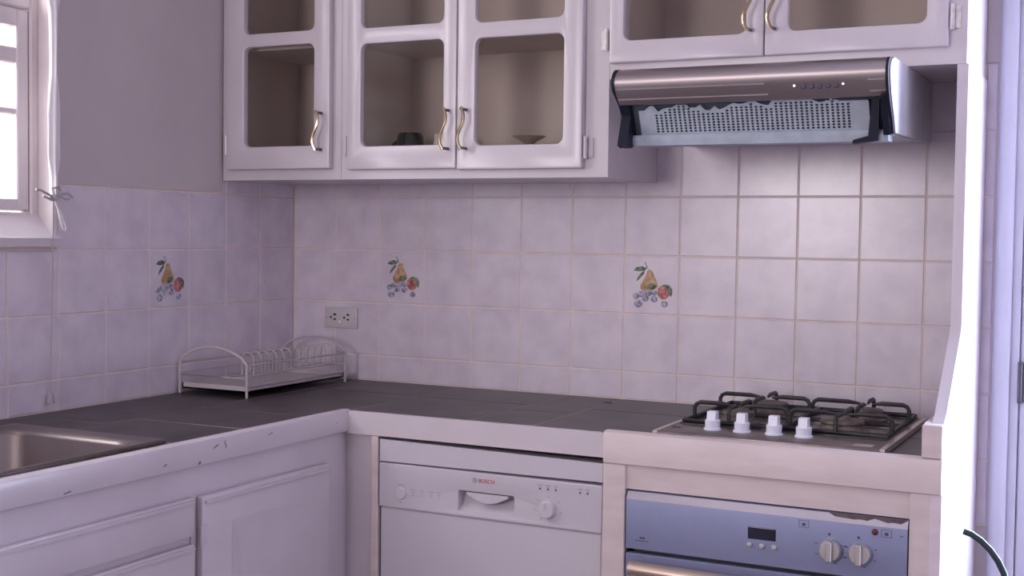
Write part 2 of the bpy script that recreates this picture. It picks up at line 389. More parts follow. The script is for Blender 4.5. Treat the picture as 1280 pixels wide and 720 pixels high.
# single door unit in the corner
c1 = thing('wall_cabinet', (.195, -.16, CB), 'narrow single-door white wall cabinet in the corner by the plaster wall', 'cabinet')
carcass(c1, .002, .388, CB, (.385,), [(.002, .040, CB, CTOP), (.345, .388, CB, CTOP), (.04, .345, CB, .075), (.04, .345, CTOP-.05, CTOP)])
glass_door(c1, .028, .362, .064, .90, [(.086, .313, .124, .388), (.086, .313, .423, .68), (.086, .313, .715, .86)], .338, .160, .022, (.131, .80))
# double door unit
c2 = thing('wall_cabinet', (.76, -.16, CB), 'wide white wall cabinet with two glazed doors holding a black mug', 'cabinet')
carcass(c2, .389, 1.134, CB, (.385,), [(.389, .430, CB, CTOP), (1.068, 1.134, CB, CTOP), (.43, 1.068, CB, .075), (.43, 1.068, CTOP-.05, CTOP), (.72, .755, .075, CTOP-.05)])
glass_door(c2, .416, .7365, .060, .90, [(.458, .700, .119, .378), (.458, .700, .418, .68), (.458, .700, .715, .86)], .716, .155, .409, (.120, .80))
glass_door(c2, .7395, 1.074, .057, .90, [(.789, 1.025, .115, .374), (.789, 1.025, .412, .68), (.789, 1.025, .715, .86)], .766, .155, 1.081, (.105, .80))
# unit over the hood
c3 = thing('wall_cabinet', (1.53, -.16, .262), 'short white wall cabinet with two glazed doors above the cooker hood', 'cabinet')
carcass(c3, 1.135, 1.924, .262, (.62,), [(1.135, 1.175, .262, CTOP), (1.86, 1.924, .262, CTOP), (1.175, 1.86, .262, .31), (1.175, 1.86, CTOP-.05, CTOP), (1.485, 1.52, .31, CTOP-.05)])
glass_door(c3, 1.140, 1.5025, .297, .90, [(1.175, 1.463, .347, .60), (1.175, 1.463, .64, .86)], 1.474, .40, 1.131, (.352, .80), True)
glass_door(c3, 1.5055, 1.888, .297, .90, [(1.556, 1.845, .347, .60), (1.556, 1.845, .64, .86)], 1.527, .40, 1.895, (.357, .80), True)
# crockery inside the double unit
shz = CB+.018
mug = thing('mug', (.490, -.15, shz), 'shiny black mug behind the glazed door', 'mug')
MB().lathe([(.032, 0), (.036, .004), (.038, .06), (.036, .10), (.031, .112), (.026, .112), (.03, .10), (.032, .02), (.0, .015)], (.490, -.15, shz)).build('body', 'mug_black', mug)
MB().tube([(.490-.036-.022*math.sin(a), -.15, shz+.060+.030*math.cos(a)) for a in [math.pi*k/12 for k in range(13)]], .0055, 8).build('handle', 'mug_black', mug)
cup = thing('cup', (.592, -.14, shz), 'plain white cup partly hidden next to the black mug', 'cup')
MB().lathe([(.024, 0), (.028, .004), (.034, .05), (.030, .107), (.027, .107), (.026, .02), (0, .015)], (.592, -.14, shz)).build('body', 'cup_white', cup)
MB().tube([(.592+.031+.02*math.sin(a), -.14, shz+.055+.026*math.cos(a)) for a in [math.pi*k/10 for k in range(11)]], .0045, 8).build('handle', 'cup_white', cup)
dsh = thing('stemmed_dish', (.848, -.16, shz), 'shallow stemmed dish standing in the glazed cabinet', 'dish')
MB().lathe([(.030, 0), (.030, .004), (.006, .010), (.005, .07), (.012, .074)], (.848, -.16, shz)).build('stem', 'dish_grey', dsh)
MB().lathe([(.008, .072), (.020, .082), (.042, .094), (.043, .0955), (.020, .086), (0, .084)], (.848, -.16, shz)).build('bowl', 'dish_grey', dsh)

# tall end panel at the right end of the run
ep = MB().prism([(-.001, FL+.001), (-.001, .2615), (-.325, .2615), (-.325, -.275), (-.335, -.292), (-.505, -.440), (-.53, -.452), (-.545, -.46), (-.545, FL+.001)], 'x', 1.906, 1.928)
tag(ep.build('end_panel', 'white_paint', org=(1.917, -.3, FL)), 'white end panel with a sloping lower edge closing the right end', 'panel')

# ================================================================== cooker hood
hd = thing('cooker_hood', (1.513, -.25, .10), 'brushed metal cooker hood with grey perforated filter above the hob', 'cooker hood')
HX0, HX1 = 1.222, 1.806
MB().prism([(-.001, .125), (-.001, .2612), (-.46, .2612), (-.455, .19), (-.425, .113), (-.42, .112)], 'x', HX0+.012, HX1-.012).build('body', 'steel_side', hd)
vis = [(-.44, .2612), (-.485, .2612), (-.505, .257), (-.518, .248), (-.525, .236), (-.525, .226), (-.520, .214), (-.492, .184), (-.478, .184), (-.44, .215)]
MB().prism(vis, 'x', HX0+.006, HX1-.006).build('visor', 'steel_hood', hd)
# cheeks: black edge on both ends
cheek = [(-.40, .2613), (-.486, .2613), (-.507, .2585), (-.520, .249), (-.527, .236), (-.527, .226), (-.521, .212), (-.482, .184), (-.463, .163), (-.478, .120), (-.486, .097), (-.47, .092), (-.40, .104)]
MB().prism(cheek, 'x', HX0, HX0+.0065).build('end_cap', 'black_plastic', hd)
rcheek = [(-.40, .2613), (-.486, .2613), (-.507, .2585), (-.520, .249), (-.527, .236), (-.527, .226), (-.521, .205), (-.505, .178), (-.470, .138), (-.455, .112), (-.44, .112), (-.452, .138), (-.40, .20)]
MB().prism(rcheek, 'x', HX1-.0065, HX1-.001).build('end_cap', 'black_plastic', hd)
sp = MB().prism([(-.001, .125), (-.001, .2612), (-.475, .2612), (-.500, .254), (-.513, .24), (-.513, .222), (-.500, .19), (-.462, .142), (-.445, .114), (-.2, .118)], 'x', HX1-.002, HX1+.0015).build('side_panel', 'steel_side', hd)
# recessed filter face
FY = lambda z: -.438-(z-.118)*.45
def fq(x0, x1, z0, z1, off): return [(x0, FY(z0)-off, z0), (x1, FY(z0)-off, z0), (x1, FY(z1)-off, z1), (x0, FY(z1)-off, z1)]
bk = MB(); a = fq(HX0+.02, HX1-.012, .112, .205, -.016); b = fq(HX0+.02, HX1-.012, .112, .205, -.010); bk.add(a+b, [(0,1,2,3), (4,5,6,7), (0,1,5,4), (1,2,6,5), (2,3,7,6), (3,0,4,7)])
bk.build('filter_backing', 'filter_dark', hd)
random.seed(3)
tops = []; x = 1.262
while x < 1.755:
    tops.append((x, .178+random.choice((-.006, -.003, 0, .003, .006, .008)) + (.004 if x > 1.5 else -.002))); x += random.uniform(.006, .02)
tops.append((1.758, .176))
def top_at(x):
    for p, q in zip(tops, tops[1:]):
        if p[0] <= x <= q[0]: return p[1]+(q[1]-p[1])*(x-p[0])/(q[0]-p[0])
    return tops[-1][1]
fm = MB(); PX, PZ, HXA, HZA = .0106, .0056, 1.2967, .1257; ZB = .1195
def skin(pts):                                       # the sheet's front and back face over one outline
    for off in (.0015, 0.0): fm.add([(x, FY(z)-off, z) for x, z in pts], [tuple(range(len(pts)))])
xs = [1.262+k*(HXA-1.262)/5 for k in range(5)] + [HXA+i*PX for i in range(41)] + [HXA+40*PX+(1.757-HXA-40*PX)*k/5 for k in range(1, 6)]
for ci, (xa, xb) in enumerate(zip(xs, xs[1:])):
    ta, tb = top_at(xa), top_at(xb); z = ZB
    if 5 <= ci < 45:
        skin([(xa, ZB), (xb, ZB), (xb, HZA), (xa, HZA)]); z = HZA
        for j in range(10):
            z1 = z+PZ
            if z1 > min(ta, tb)-.0004: break
            cx, cz = (xa+xb)/2, (z+z1)/2
            ou = [(xb, cz), (xb, z1), (cx, z1), (xa, z1), (xa, cz), (xa, z), (cx, z), (xb, z)]
            ho = [(cx+.0033*math.cos(k*math.pi/4), cz+.0021*math.sin(k*math.pi/4)) for k in range(8)]
            for k in range(8):
                l = (k+1) % 8; skin([ou[k], ou[l], ho[l], ho[k]])
                fm.add([(ho[k][0], FY(ho[k][1])-.0015, ho[k][1]), (ho[l][0], FY(ho[l][1])-.0015, ho[l][1]), (ho[l][0], FY(ho[l][1]), ho[l][1]), (ho[k][0], FY(ho[k][1]), ho[k][1])], [(0, 1, 2, 3)])
            z = z1
    skin([(xa, z), (xb, z), (xb, tb), (xa, ta)])
flt = fm.build('filter', 'filter_grey', hd); flt['label'] = 'grey perforated grease filter with a ragged top edge'
lipm = MB().prism([(-.452, .112), (-.448, .121), (-.43, .121), (-.40, .110), (-.40, .098), (-.448, .098)], 'x', HX0+.02, HX1-.012).build('bottom_rail', 'filter_grey', hd)
# black brackets beside the filter
lb = MB(); lb.prism([(-.482, .186), (-.464, .163), (-.486, .097), (-.46, .092), (-.43, .101), (-.42, .186)], 'x', HX0+.006, HX0+.022); lb.build('bracket', 'black_plastic', hd)
rb = MB(); rb.add([(1.758, -.476, .186), (1.780, -.476, .186), (1.776, -.458, .098), (1.724, -.458, .094), (1.726, -.460, .1005), (1.756, -.46, .108), (1.764, -.472, .178),
                   (1.750, -.44, .186), (1.776, -.44, .186), (1.772, -.42, .10), (1.722, -.42, .094), (1.724, -.42, .1005), (1.752, -.42, .108), (1.758, -.44, .178)],
                  [(0,1,2,6), (6,2,5), (5,2,3,4), (0,1,8,7), (1,2,9,8), (2,3,10,9), (3,4,11,10), (4,5,12,11), (5,6,13,12), (6,0,7,13)])
rb.prism([(-.505, .182), (-.49, .186), (-.44, .115), (-.458, .109)], 'x', 1.786, 1.800)
rb.box(1.70, 1.80, -.478, -.45, .180, .188)
rb.build('bracket', 'black_plastic', hd)
# trim lines and buttons on the visor
def visy(z):
    return -.492-(z-.184)*(.028/.030)-.0006
for z, xe in ((.213, 1.556), (.193, 1.560)):
    for xa, xb in ((HX0+.008, xe), (1.765, HX1-.008)):
        MB().add([(xa, visy(z)-.0008, z), (xb, visy(z)-.0008, z), (xb, visy(z+.002)-.0008, z+.002), (xa, visy(z+.002)-.0008, z+.002), (xa, visy(z)+.002, z), (xb, visy(z)+.002, z), (xb, visy(z+.002)+.002, z+.002), (xa, visy(z+.002)+.002, z+.002)],
                 [(0,1,2,3), (4,5,6,7), (0,1,5,4), (2,3,7,6), (1,2,6,5), (0,3,7,4)]).build('trim_line', 'trim_light', hd)
for k in range(5):
    x = 1.636+k*.0165; z = .206
    MB().lathe([(.0055, -.002), (.0055, .003), (.004, .005)], (x, visy(z), z), 'y', 12).build('button', 'mark_dark', hd)
for x in (1.618, 1.716): MB().lathe([(.0025, -.002), (.0025, .002)], (x, visy(.208), .208), 'y', 8).build('indicator', 'trim_light', hd)

# ================================================================== countertop
ctp = thing('countertop', (.6, -.3, CT-.04), 'L-shaped worktop of dark brown tiles with white painted edge', 'countertop')
SX0, SX1, SY0, SY1 = .12, .515, -1.93, -1.15                # sink cut-out
sl = MB()
for x0, x1, y0, y1 in ((.002, .555, SY1, -.002), (.002, SX0, SY0, SY1), (SX1, .555, SY0, SY1), (.002, .555, -2.4, SY0), (.555, 1.905, -.55, -.002)):
    sl.box(x0, x1, y0, y1, CT-.04, CT-.0006)
sl.build('grout_bed', 'counter_grout', ctp)
ctl = [(.002, .24, -.235, -.002), (.24, .567, -.235, -.002), (.002, .24, -.683, -.235), (.24, .567, -.683, -.235),
       (.002, .24, -1.01, -.683), (.24, .567, -.916, -.683), (.24, .567, -1.135, -.916), (.002, .24, -1.135, -1.01),
       (.002, .105, -1.62, -1.135), (.002, .105, -2.0, -1.62), (.530, .567, -1.45, -1.135), (.530, .567, -1.80, -1.45), (.530, .567, -2.0, -1.80), (.002, .567, -2.4, -2.0),
       (.567, .891, -.235, -.002), (.567, .891, -.557, -.235), (.891, 1.05, -.327, -.002), (.891, 1.05, -.557, -.327), (1.05, 1.34, -.223, -.002), (1.05, 1.34, -.557, -.223),
       (1.34, 1.62, -.28, -.002), (1.34, 1.62, -.557, -.28), (1.62, 1.892, -.28, -.002), (1.62, 1.892, -.557, -.28)]
g = .0020
for x0, x1, y0, y1 in ctl:
    MB().box(x0+g, x1-g, y0+g, y1-g, CT-.008, CT, .0005).build('tile', 'counter_tile', ctp)
# edge fascia: left leg, back leg, hob section
def nose(xf, zt, zb): return [(xf-.024, zb), (xf-.001, zb), (xf, zb+.002), (xf, zt-.010), (xf-.003, zt-.003), (xf-.009, zt), (xf-.024, zt)]
MB().prism(nose(.581, CT+.004, -.571), 'y', -2.4, -.558).build('edge_trim', 'white_paint', ctp)
bt = MB(); yf = -.571
bt.prism([(.582, CT+.002), (1.236, CT+.002), (1.236, -.576), (.622, -.576)], 'y', yf, yf+.016)
bt.build('edge_trim', 'white_paint', ctp)
ot = MB(); ot.prism([(q[0], q[1]) for q in [(-.548, -.586), (-.573, -.586), (-.575, -.584), (-.575, -.527), (-.572, -.520), (-.566, -.517), (-.548, -.517)]], 'x', 1.2375, 1.932)
ot.build('edge_trim', 'cream_paint', ctp)
MB().box(1.8935, 1.931, -.572, -.5455, -.517, -.453, .002).box(1.8935, 1.9055, -.5455, -.34, -.517, -.453).build('end_block', 'cream_paint', ctp)
for y, z, w_, h_, a in ((-1.05, -.540, .020, .004, .3), (-1.02, -.539, .004, .022, .4), (-.87, -.538, .018, .003, .2), (-1.10, -.566, .010, .008, 0), (-1.2, -.556, .012, .004, .2), (-.62, -.545, .004, .004, 0), (-1.45, -.565, .02, .004, .1)):
    ca, sa = math.cos(a), math.sin(a)
    MB().add([(.5814, y+ca*p*w_/2-sa*q*h_/2, z+sa*p*w_/2+ca*q*h_/2) for p, q in ((-1, -1), (1, -.6), (.8, 1), (-.7, .5))], [(0, 1, 2, 3)]).build('paint_chip', 'chip_paint', ctp)
MB().lathe([(.012, 0), (.010, .002), (0, .0025)], (1.046, -.09, CT), 'z', 10).build('stain', 'mark_dark', ctp)
MB().box(.562, .632, -.5705, -.553, -.577, CT-.001).build('corner_trim', 'white_paint', ctp)

# ================================================================== base units on the left leg
bl = thing('base_cabinet', (.3, -1.5, FL), 'white painted base cabinet with drawers and panelled door under the sink', 'cabinet')
bo = MB(); bo.box(.02, .545, -2.4, -2.38, FL+.08, CT-.042).box(.02, .545, -.60, -.58, FL+.08, CT-.042).box(.02, .545, -2.4, -.58, FL+.08, FL+.10).box(.02, .50, -2.4, -.58, FL, FL+.08).box(.002, .02, -2.4, -.58, FL+.08, CT-.25)
bo.build('body', 'white_paint', bl)
ff = MB(); ff.box(.545, .565, -2.4, -.551, -.64, -.569).box(.545, .565, -1.115, -1.088, FL+.08, -.64).box(.545, .565, -.655, -.551, FL+.08, -.64).box(.545, .565, -2.4, -1.115, -.735, -.70).box(.545, .565, -2.4, -1.115, -1.06, -1.03).box(.545, .565, -1.8, -1.77, FL+.08, -.64).box(.545, .565, -2.4, -.551, FL+.08, FL+.12)
ff.build('face_frame', 'white_paint', bl)
dl = MB().box(.566, .582, -1.092, -.645, FL+.10, -.636, .004, seg=2).build('door', 'white_paint', bl)
MB().prism([(.574, -.652), (.588, -.650), (.588, -.645), (.574, -.643)], 'y', -1.085, -.652).build('bead', 'white_paint', dl)
pn = MB(); 
for k, (i, x) in enumerate(((0, .5822), )): pass
y0, y1, z0, z1 = -1.0, -.715, FL+.20, -.70
ring = lambda i, x: [(x, y0+i, z0+i), (x, y1-i, z0+i), (x, y1-i, z1-i), (x, y0+i, z1-i)]
R = [ring(0, .5815), ring(.002, .5835), ring(.014, .5835), ring(.020, .5825), ring(.034, .5850)]
pv = [p for q in R for p in q]; pfc = [(4*k+i, 4*k+(i+1) % 4, 4*k+4+(i+1) % 4, 4*k+4+i) for k in range(4) for i in range(4)] + [(16, 17, 18, 19)]
pn.add(pv, pfc).build('panel', 'white_paint', dl, smooth=20)
for z in (-.713, -1.25):
    h = MB(); h.box(.580, .5855, -1.092, -1.078, z-.019, z+.019, .001).tube([(.584, -1.094, z-.02), (.584, -1.094, z+.02)], .0045, 8).box(.564, .569, -1.11, -1.095, z-.019, z+.019)
    h.build('hinge', 'white_paint', dl)
for ya, yb in ((-1.79, -1.112), (-2.39, -1.80)):
    for z0_, z1_ in ((-.712, -.634), (-1.045, -.728)):
        dw = MB().box(.566, .580, ya, yb, z0_, z1_, .003, seg=2).build('drawer_front', 'white_paint', bl)
        MB().prism([(.574, z1_-.012), (.586, z1_-.010), (.586, z1_-.005), (.574, z1_-.003)], 'y', ya+.004, yb-.004).build('bead', 'white_paint', dw)
    MB().box(.566, .580, ya, yb, FL+.10, -1.05, .003).build('door', 'white_paint', bl)
# corner filler and dishwasher stile
fi = thing('filler_panel', (.62, -.55, FL), 'plain white filler panel in the inner corner beside the dishwasher', 'panel')
MB().box(.5655, .646, -.553, -.535, FL, CT-.042).build('panel', 'white_paint', fi)
MB().box(.646, .664, -.570, -.535, FL, -.577, .0015).build('stile', 'cream_paint', fi)

# ================================================================== dishwasher
dwz = thing('dishwasher', (.95, -.3, FL), 'white dishwasher with control panel, recessed grip and round knob', 'dishwasher')
X0, X1, YF = .6675, 1.2335, -.568
MB().box(X0+.002, X1-.002, -.47, -.03, FL+.005, -.60).build('body', 'white_appliance', dwz)
tsv = MB().prism([(X0, -.5835), (X1, -.590), (X1, -.631), (X0, -.635)], 'y', YF+.002, -.53).build('top_strip', 'white_appliance', dwz)
cp = MB().plate((X0, X1, -.742, -.6385), [(.880, 1.022, -.731, -.683, .004)], YF, -.53, .002).build('control_panel', 'white_appliance', dwz)
gr = MB(); gr.add([(.878, -.569+.002, -.683), (1.024, -.567, -.683), (1.024, -.535, -.688), (.878, -.535, -.688), (1.024, -.545, -.715), (.878, -.545, -.715), (1.024, -.566, -.732), (.878, -.566, -.732)],
              [(0,1,2,3), (3,2,4,5), (5,4,6,7), (1,6,4,2), (0,3,5,7)])
gr.build('grip_recess', 'white_appliance', cp)
lip = []
for k in range(13):
    t = k/12; lip.append((.902+.104*t, -.690-.017*math.sin(math.pi*t)))
gp = MB().prism([(.902, -.685), *lip, (1.006, -.685)], 'y', YF+.001, -.550).build('grip_bar', 'white_appliance', cp)
kb = MB(); kb.lathe([(.0205, 0), (.0205, .004), (.0185, .012), (.017, .014), (0, .0145)], (1.106, YF, -.702), 'y', 28); kb.box(1.101, 1.105, YF-.0165, YF-.013, -.700, -.688)
kb.build('knob', 'white_appliance', cp)
MB().lathe([(.0145, 0), (.0145, .002), (.0125, .004), (0, .0035)], (.727, YF, -.706), 'y', 24).build('power_button', 'white_appliance', cp)
for x in (1.086, 1.105, 1.124, 1.182, 1.2): MB().lathe([(.0024, 0), (.0022, .0008)], (x, YF, -.6585), 'y', 10).build('indicator', 'mark_dark', cp)
mk = MB()
def dash(mb, x, z, w_, h_, y): mb.box(x-w_/2, x+w_/2, y-.0004, y+.0004, z-h_/2, z+h_/2)
for x, w_ in ((1.086, .015), (1.105, .013), (1.124, .011), (1.182, .013), (1.2, .009)): dash(mk, x, -.650, w_, .0014, YF); dash(mk, x, -.6535, w_*.7, .0010, YF)
for x, w_ in ((.760, .013), (.784, .007), (.809, .013), (.830, .009)):
    for dz, q in ((0, 1), (-.006, .6), (-.012, .5)): dash(mk, x, -.695+dz, w_*q, .0015, YF)
dash(mk, .727, -.686, .016, .0014, YF); dash(mk, .727, -.727, .009, .0014, YF)
for a in range(-150, 151, 50):
    t = math.radians(90-a); dash(mk, 1.106+.032*math.cos(t), -.702+.027*math.sin(t), .006, .0013, YF)
tag(mk.build('printed_marks', 'mark_grey', cp), kind='stuff')
text('BOSCH', .0125, .932, -.6605, YF-.0002, 'logo_red', 'red_lettering', cp)
lg = MB(); lg.tube([(.9225+.0052*math.cos(2*math.pi*k/20), YF-.0003, -.656+.0052*math.sin(2*math.pi*k/20)) for k in range(20)], .0007, 5, closed=True)
lg.box(.9200, .9208, YF-.0006, YF, -.659, -.653).box(.9242, .925, YF-.0006, YF, -.659, -.653).box(.9205, .9245, YF-.0006, YF, -.6565, -.6555)
lg.build('emblem', 'mark_grey', cp)
MB().box(X0+.001, X1-.001, YF+.005, -.53, FL+.11, -.744, .003).build('door', 'white_appliance', dwz)
MB().box(X0+.01, X1-.01, -.50, -.49, FL+.004, FL+.11).build('plinth', 'white_appliance', dwz)

# ================================================================== oven housing and built-in oven
oc = thing('oven_housing', (1.58, -.3, FL), 'cream painted wooden housing framing the built-in oven', 'cabinet')
MB().box(1.236, 1.288, -.572, -.545, FL, -.5865, .002).build('stile', 'cream_paint', oc)
MB().prism([(1.875, -.545), (1.875, -.572), (1.912, -.572), (1.931, -.558), (1.931, -.546)], 'z', FL, -.5865).build('stile', 'cream_paint', oc)
MB().box(1.288, 1.875, -.566, -.548, -.638, -.5865).build('rail', 'cream_paint', oc)
for x in (1.237, 1.888): MB().box(x, x+.017, -.545, -.03, FL, CT-.042).build('side_board', 'white_paint', oc)
ov = thing('oven', (1.58, -.3, FL+.3), 'built-in oven with bluish steel control panel and two round knobs', 'oven')
OX0, OX1, OY = 1.2905, 1.8735, -.575
MB().box(OX0+.01, OX1-.01, -.545, -.05, -1.22, -.645).build('body', 'dark_metal', ov)
pnl = MB(); pnl.prism([(-.553, -.6415), (-.562, -.6405), (-.566, -.643), (-.5745, -.657), (OY, -.659), (OY, -.763), (-.553, -.763)], 'x', OX0+.002, OX1-.001)
po = pnl.build('control_panel', 'oven_panel', ov)
MB().add([(OX0+.002, -.5665, -.6425), (OX1-.001, -.5665, -.6425), (OX1-.001, -.5752, -.6575), (OX0+.002, -.5752, -.6575), (OX0+.002, -.562, -.6425), (OX1-.001, -.562, -.6425), (OX1-.001, -.571, -.6575), (OX0+.002, -.571, -.6575)],
         [(0,1,2,3), (0,1,5,4), (2,3,7,6), (1,2,6,5), (0,3,7,4), (4,5,6,7)]).build('top_edge', 'oven_edge', po)
random.seed(5)
rp = [(1.72, -.6425)] + [(1.72+.0126*k, -.6425-random.uniform(.002, .0075)) for k in range(1, 12)] + [(1.871, -.6425)]
rv = [(x, -.5668+(z+.6425)*.6, z) for x, z in rp]; MB().add(rv + [(x, y+.003, z) for x, y, z in rv], [tuple(range(len(rv)))]+[(i, (i+1) % len(rv), len(rv)+(i+1) % len(rv), len(rv)+i) for i in range(len(rv))]).build('rust_patch', 'rust', po)
MB().plate((1.558, 1.616, -.7115, -.6865), [], OY-.001, OY+.002, .001).build('display', 'display_dark', po)
for x in (1.562, 1.588, 1.613): MB().lathe([(.0055, 0), (.0055, .004), (.004, .006), (0, .0065)], (x, OY, -.7235), 'y', 14).build('button', 'knob_metal', po)
for x in (1.727, 1.784):
    k = MB(); k.lathe([(.0215, 0), (.0215, .012), (.019, .016), (0, .0165)], (x, OY, -.714), 'y', 28)
    ko = k.build('knob', 'knob_metal', po)
    MB().box(x-.006, x+.006, OY-.027, OY-.013, -.734, -.694, .002).build('grip', 'knob_metal', ko)
    MB().lathe([(.003, 0), (.0028, .0006)], (x-.004, OY, -.684), 'y', 10).build('dot_mark', 'mark_dark', po)
MB().lathe([(.0065, 0), (.006, .003), (.003, .005), (0, .0055)], (1.811, OY, -.669), 'y', 14).build('pilot_lamp', 'lamp_red', po)
om = MB()
for x, z in ((1.672, -.669), (1.833, -.670)):
    for w_, h_, dx, dz in ((.019, .0008, 0, .007), (.019, .0008, 0, -.007), (.0008, .014, -.0095, 0), (.0008, .014, .0095, 0), (.007, .006, 0, -.001)): dash(om, x+dx, z+dz, w_, h_, OY)
for x in (1.727, 1.784):
    for a in (-115, -70, 70, 115, 165): 
        t = math.radians(90-a); dash(om, x+.031*math.cos(t), -.714+.028*math.sin(t), .006, .0016, OY)
dash(om, 1.330, -.738, .012, .004, OY); dash(om, 1.329, -.7445, .030, .0016, OY); dash(om, 1.862, -.672, .006, .0015, OY)
tag(om.build('printed_marks', 'mark_dark', po), kind='stuff')
od = MB().box(OX0+.002, OX1-.001, -.577, -.553, -1.19, -.7725, .003).build('door', 'oven_panel', ov)
MB().box(1.36, 1.80, -.5785, -.575, -1.10, -.87, .001).build('door_glass', 'display_dark', od)
hb = MB(); hp = [(1.314+.536*k/20, -.603-.012*math.sin(math.pi*k/20), -.798) for k in range(21)]
hb.tube(hp, .0165, 14); hb.build('handle', 'handle_warm', od)
for x in (1.335, 1.80): MB().box(x, x+.03, -.606, -.576, -.806, -.790).build('handle_post', 'dark_metal', od)

# ================================================================== gas hob
hb_ = thing('gas_hob', (1.57, -.29, CT), 'four-burner steel gas hob with black iron supports and white knobs', 'hob')
HZ = CT+.012
MB().box(1.338, 1.819, -.545, -.035, CT+.0005, HZ, .003, seg=2).build('plate', 'hob_steel', hb_)
for x in (1.3365, 1.8095): MB().box(x, x+.011, -.545, -.035, CT+.001, HZ+.0015, .001).build('side_trim', 'hob_trim', hb_)
pan = MB(); pan.plate((1.352, 1.803, -.415, -.048), [(1.362, 1.572, -.405, -.058, .012), (1.582, 1.793, -.405, -.058, .012)], 0, .004, .001)
pan.v = [(x, z, HZ+.003-y) for x, y, z in pan.v]; pan.build('pan_frame', 'hob_black', hb_)
BUR = [(1.462, -.335, .036), (1.472, -.145, .052), (1.693, -.345, .047), (1.703, -.140, .038)]
for x, y, q in BUR:
    bb = MB().lathe([(q*1.25, 0), (q*1.25, .004), (q*1.05, .008), (q*.95, .016), (q*.95, .018)], (x, y, HZ+.0005), 'z', 28).build('burner', 'burner', hb_)
    MB().lathe([(q*.98, .018), (q*1.0, .0215), (q*.96, .026), (q*.5, .028), (0, .0283)], (x, y, HZ), 'z', 28).build('burner_cap', 'burner', bb)
RT = HZ+.040
def support(xa, xb, bs, side):
    # wire frame with fingers rising and bending in over each burner
    s = MB(); rr = .0048; zb = HZ+.0075
    s.tube([(xa, -.408, zb), (xb, -.408, zb), (xb, -.056, zb), (xa, -.056, zb)], rr, 7, closed=True)
    s.tube([(xa, -.243, zb), (xb, -.243, zb)], rr, 7)
    for bx, by, _ in bs:
        ya = -.408 if by < -.25 else -.243; yb = -.243 if by < -.25 else -.056
        for p0, dr in (((xa, by), (1, 0)), ((xb, by), (-1, 0)), ((bx, ya), (0, 1)), ((bx, yb), (0, -1))):
            ln = abs((bx-p0[0])*dr[0]+(by-p0[1])*dr[1])-.014
            ln = max(ln, .03)
            pts = [(p0[0], p0[1], zb), (p0[0], p0[1], RT-.012), (p0[0]+dr[0]*.004, p0[1]+dr[1]*.004, RT-.004), (p0[0]+dr[0]*.013, p0[1]+dr[1]*.013, RT), (p0[0]+dr[0]*ln*.75, p0[1]+dr[1]*ln*.75, RT), (p0[0]+dr[0]*ln, p0[1]+dr[1]*ln, RT-.003)]
            s.tube(pts, [rr, rr, rr, rr*1.1, rr*1.1, rr*.6], 7)
    return s.build('pan_support', 'iron', hb_)
support(1.360, 1.574, BUR[:2], -1); support(1.580, 1.797, BUR[2:], 1)
for x in (1.443, 1.508, 1.577, 1.640):
    y = -.462
    k = MB().lathe([(.019, 0), (.019, .003), (.016, .005), (.0165, .020), (.014, .022), (0, .022)], (x, y, HZ), 'z', 20).build('knob', 'knob_white', hb_)
    MB().prism([(y-.013, HZ+.020), (y+.013, HZ+.020), (y+.010, HZ+.040), (y-.010, HZ+.040)], 'x', x-.0095, x+.0095).build('grip', 'knob_white', k)
MB().box(1.357, 1.372, -.475, -.465, HZ, HZ+.0015).build('spark_mark', 'hob_black', hb_)
MB().box(1.752, 1.79, -.515, -.49, HZ, HZ+.0008).build('name_plate', 'hob_trim', hb_)

# ================================================================== sink
sk = thing('kitchen_sink', (.32, -1.53, CT-.16), 'stainless steel sink set into the dark tiles under the window', 'sink')
def rrect(x0, x1, y0, y1, q, z, n=6):
    out = []
    for cx, cy, a0 in ((x1-q, y1-q, 0), (x0+q, y1-q, 90), (x0+q, y0+q, 180), (x1-q, y0+q, 270)):
        for k in range(n+1):
            a = math.radians(a0+90*k/n); out.append((cx+q*math.cos(a), cy+q*math.sin(a), z))
    return out
rim = [rrect(.104, .531, -1.955, -1.134, .012, CT+.0005), rrect(.104, .531, -1.955, -1.134, .012, CT+.005), rrect(.108, .527, -1.951, -1.138, .012, CT+.0075), rrect(.118, .519, -1.94, -1.150, .02, CT+.0065),
       rrect(.150, .508, -1.91, -1.195, .055, CT+.004), rrect(.156, .503, -1.905, -1.201, .052, CT-.004), rrect(.166, .495, -1.895, -1.211, .048, CT-.125), rrect(.19, .47, -1.87, -1.235, .04, CT-.15)]
sm = MB(); n = len(rim[0]); sm.add([p for q in rim for p in q], [(k*n+i, k*n+(i+1) % n, (k+1)*n+(i+1) % n, (k+1)*n+i) for k in range(len(rim)-1) for i in range(n)] + [tuple((len(rim)-1)*n+i for i in range(n))])
sm.build('basin', 'sink_steel', sk, smooth=50)
MB().lathe([(.04, 0), (.038, .003), (.03, .003), (.028, .001), (0, .001)], (.33, -1.55, CT-.15), 'z', 20).build('drain', 'dark_metal', sk)

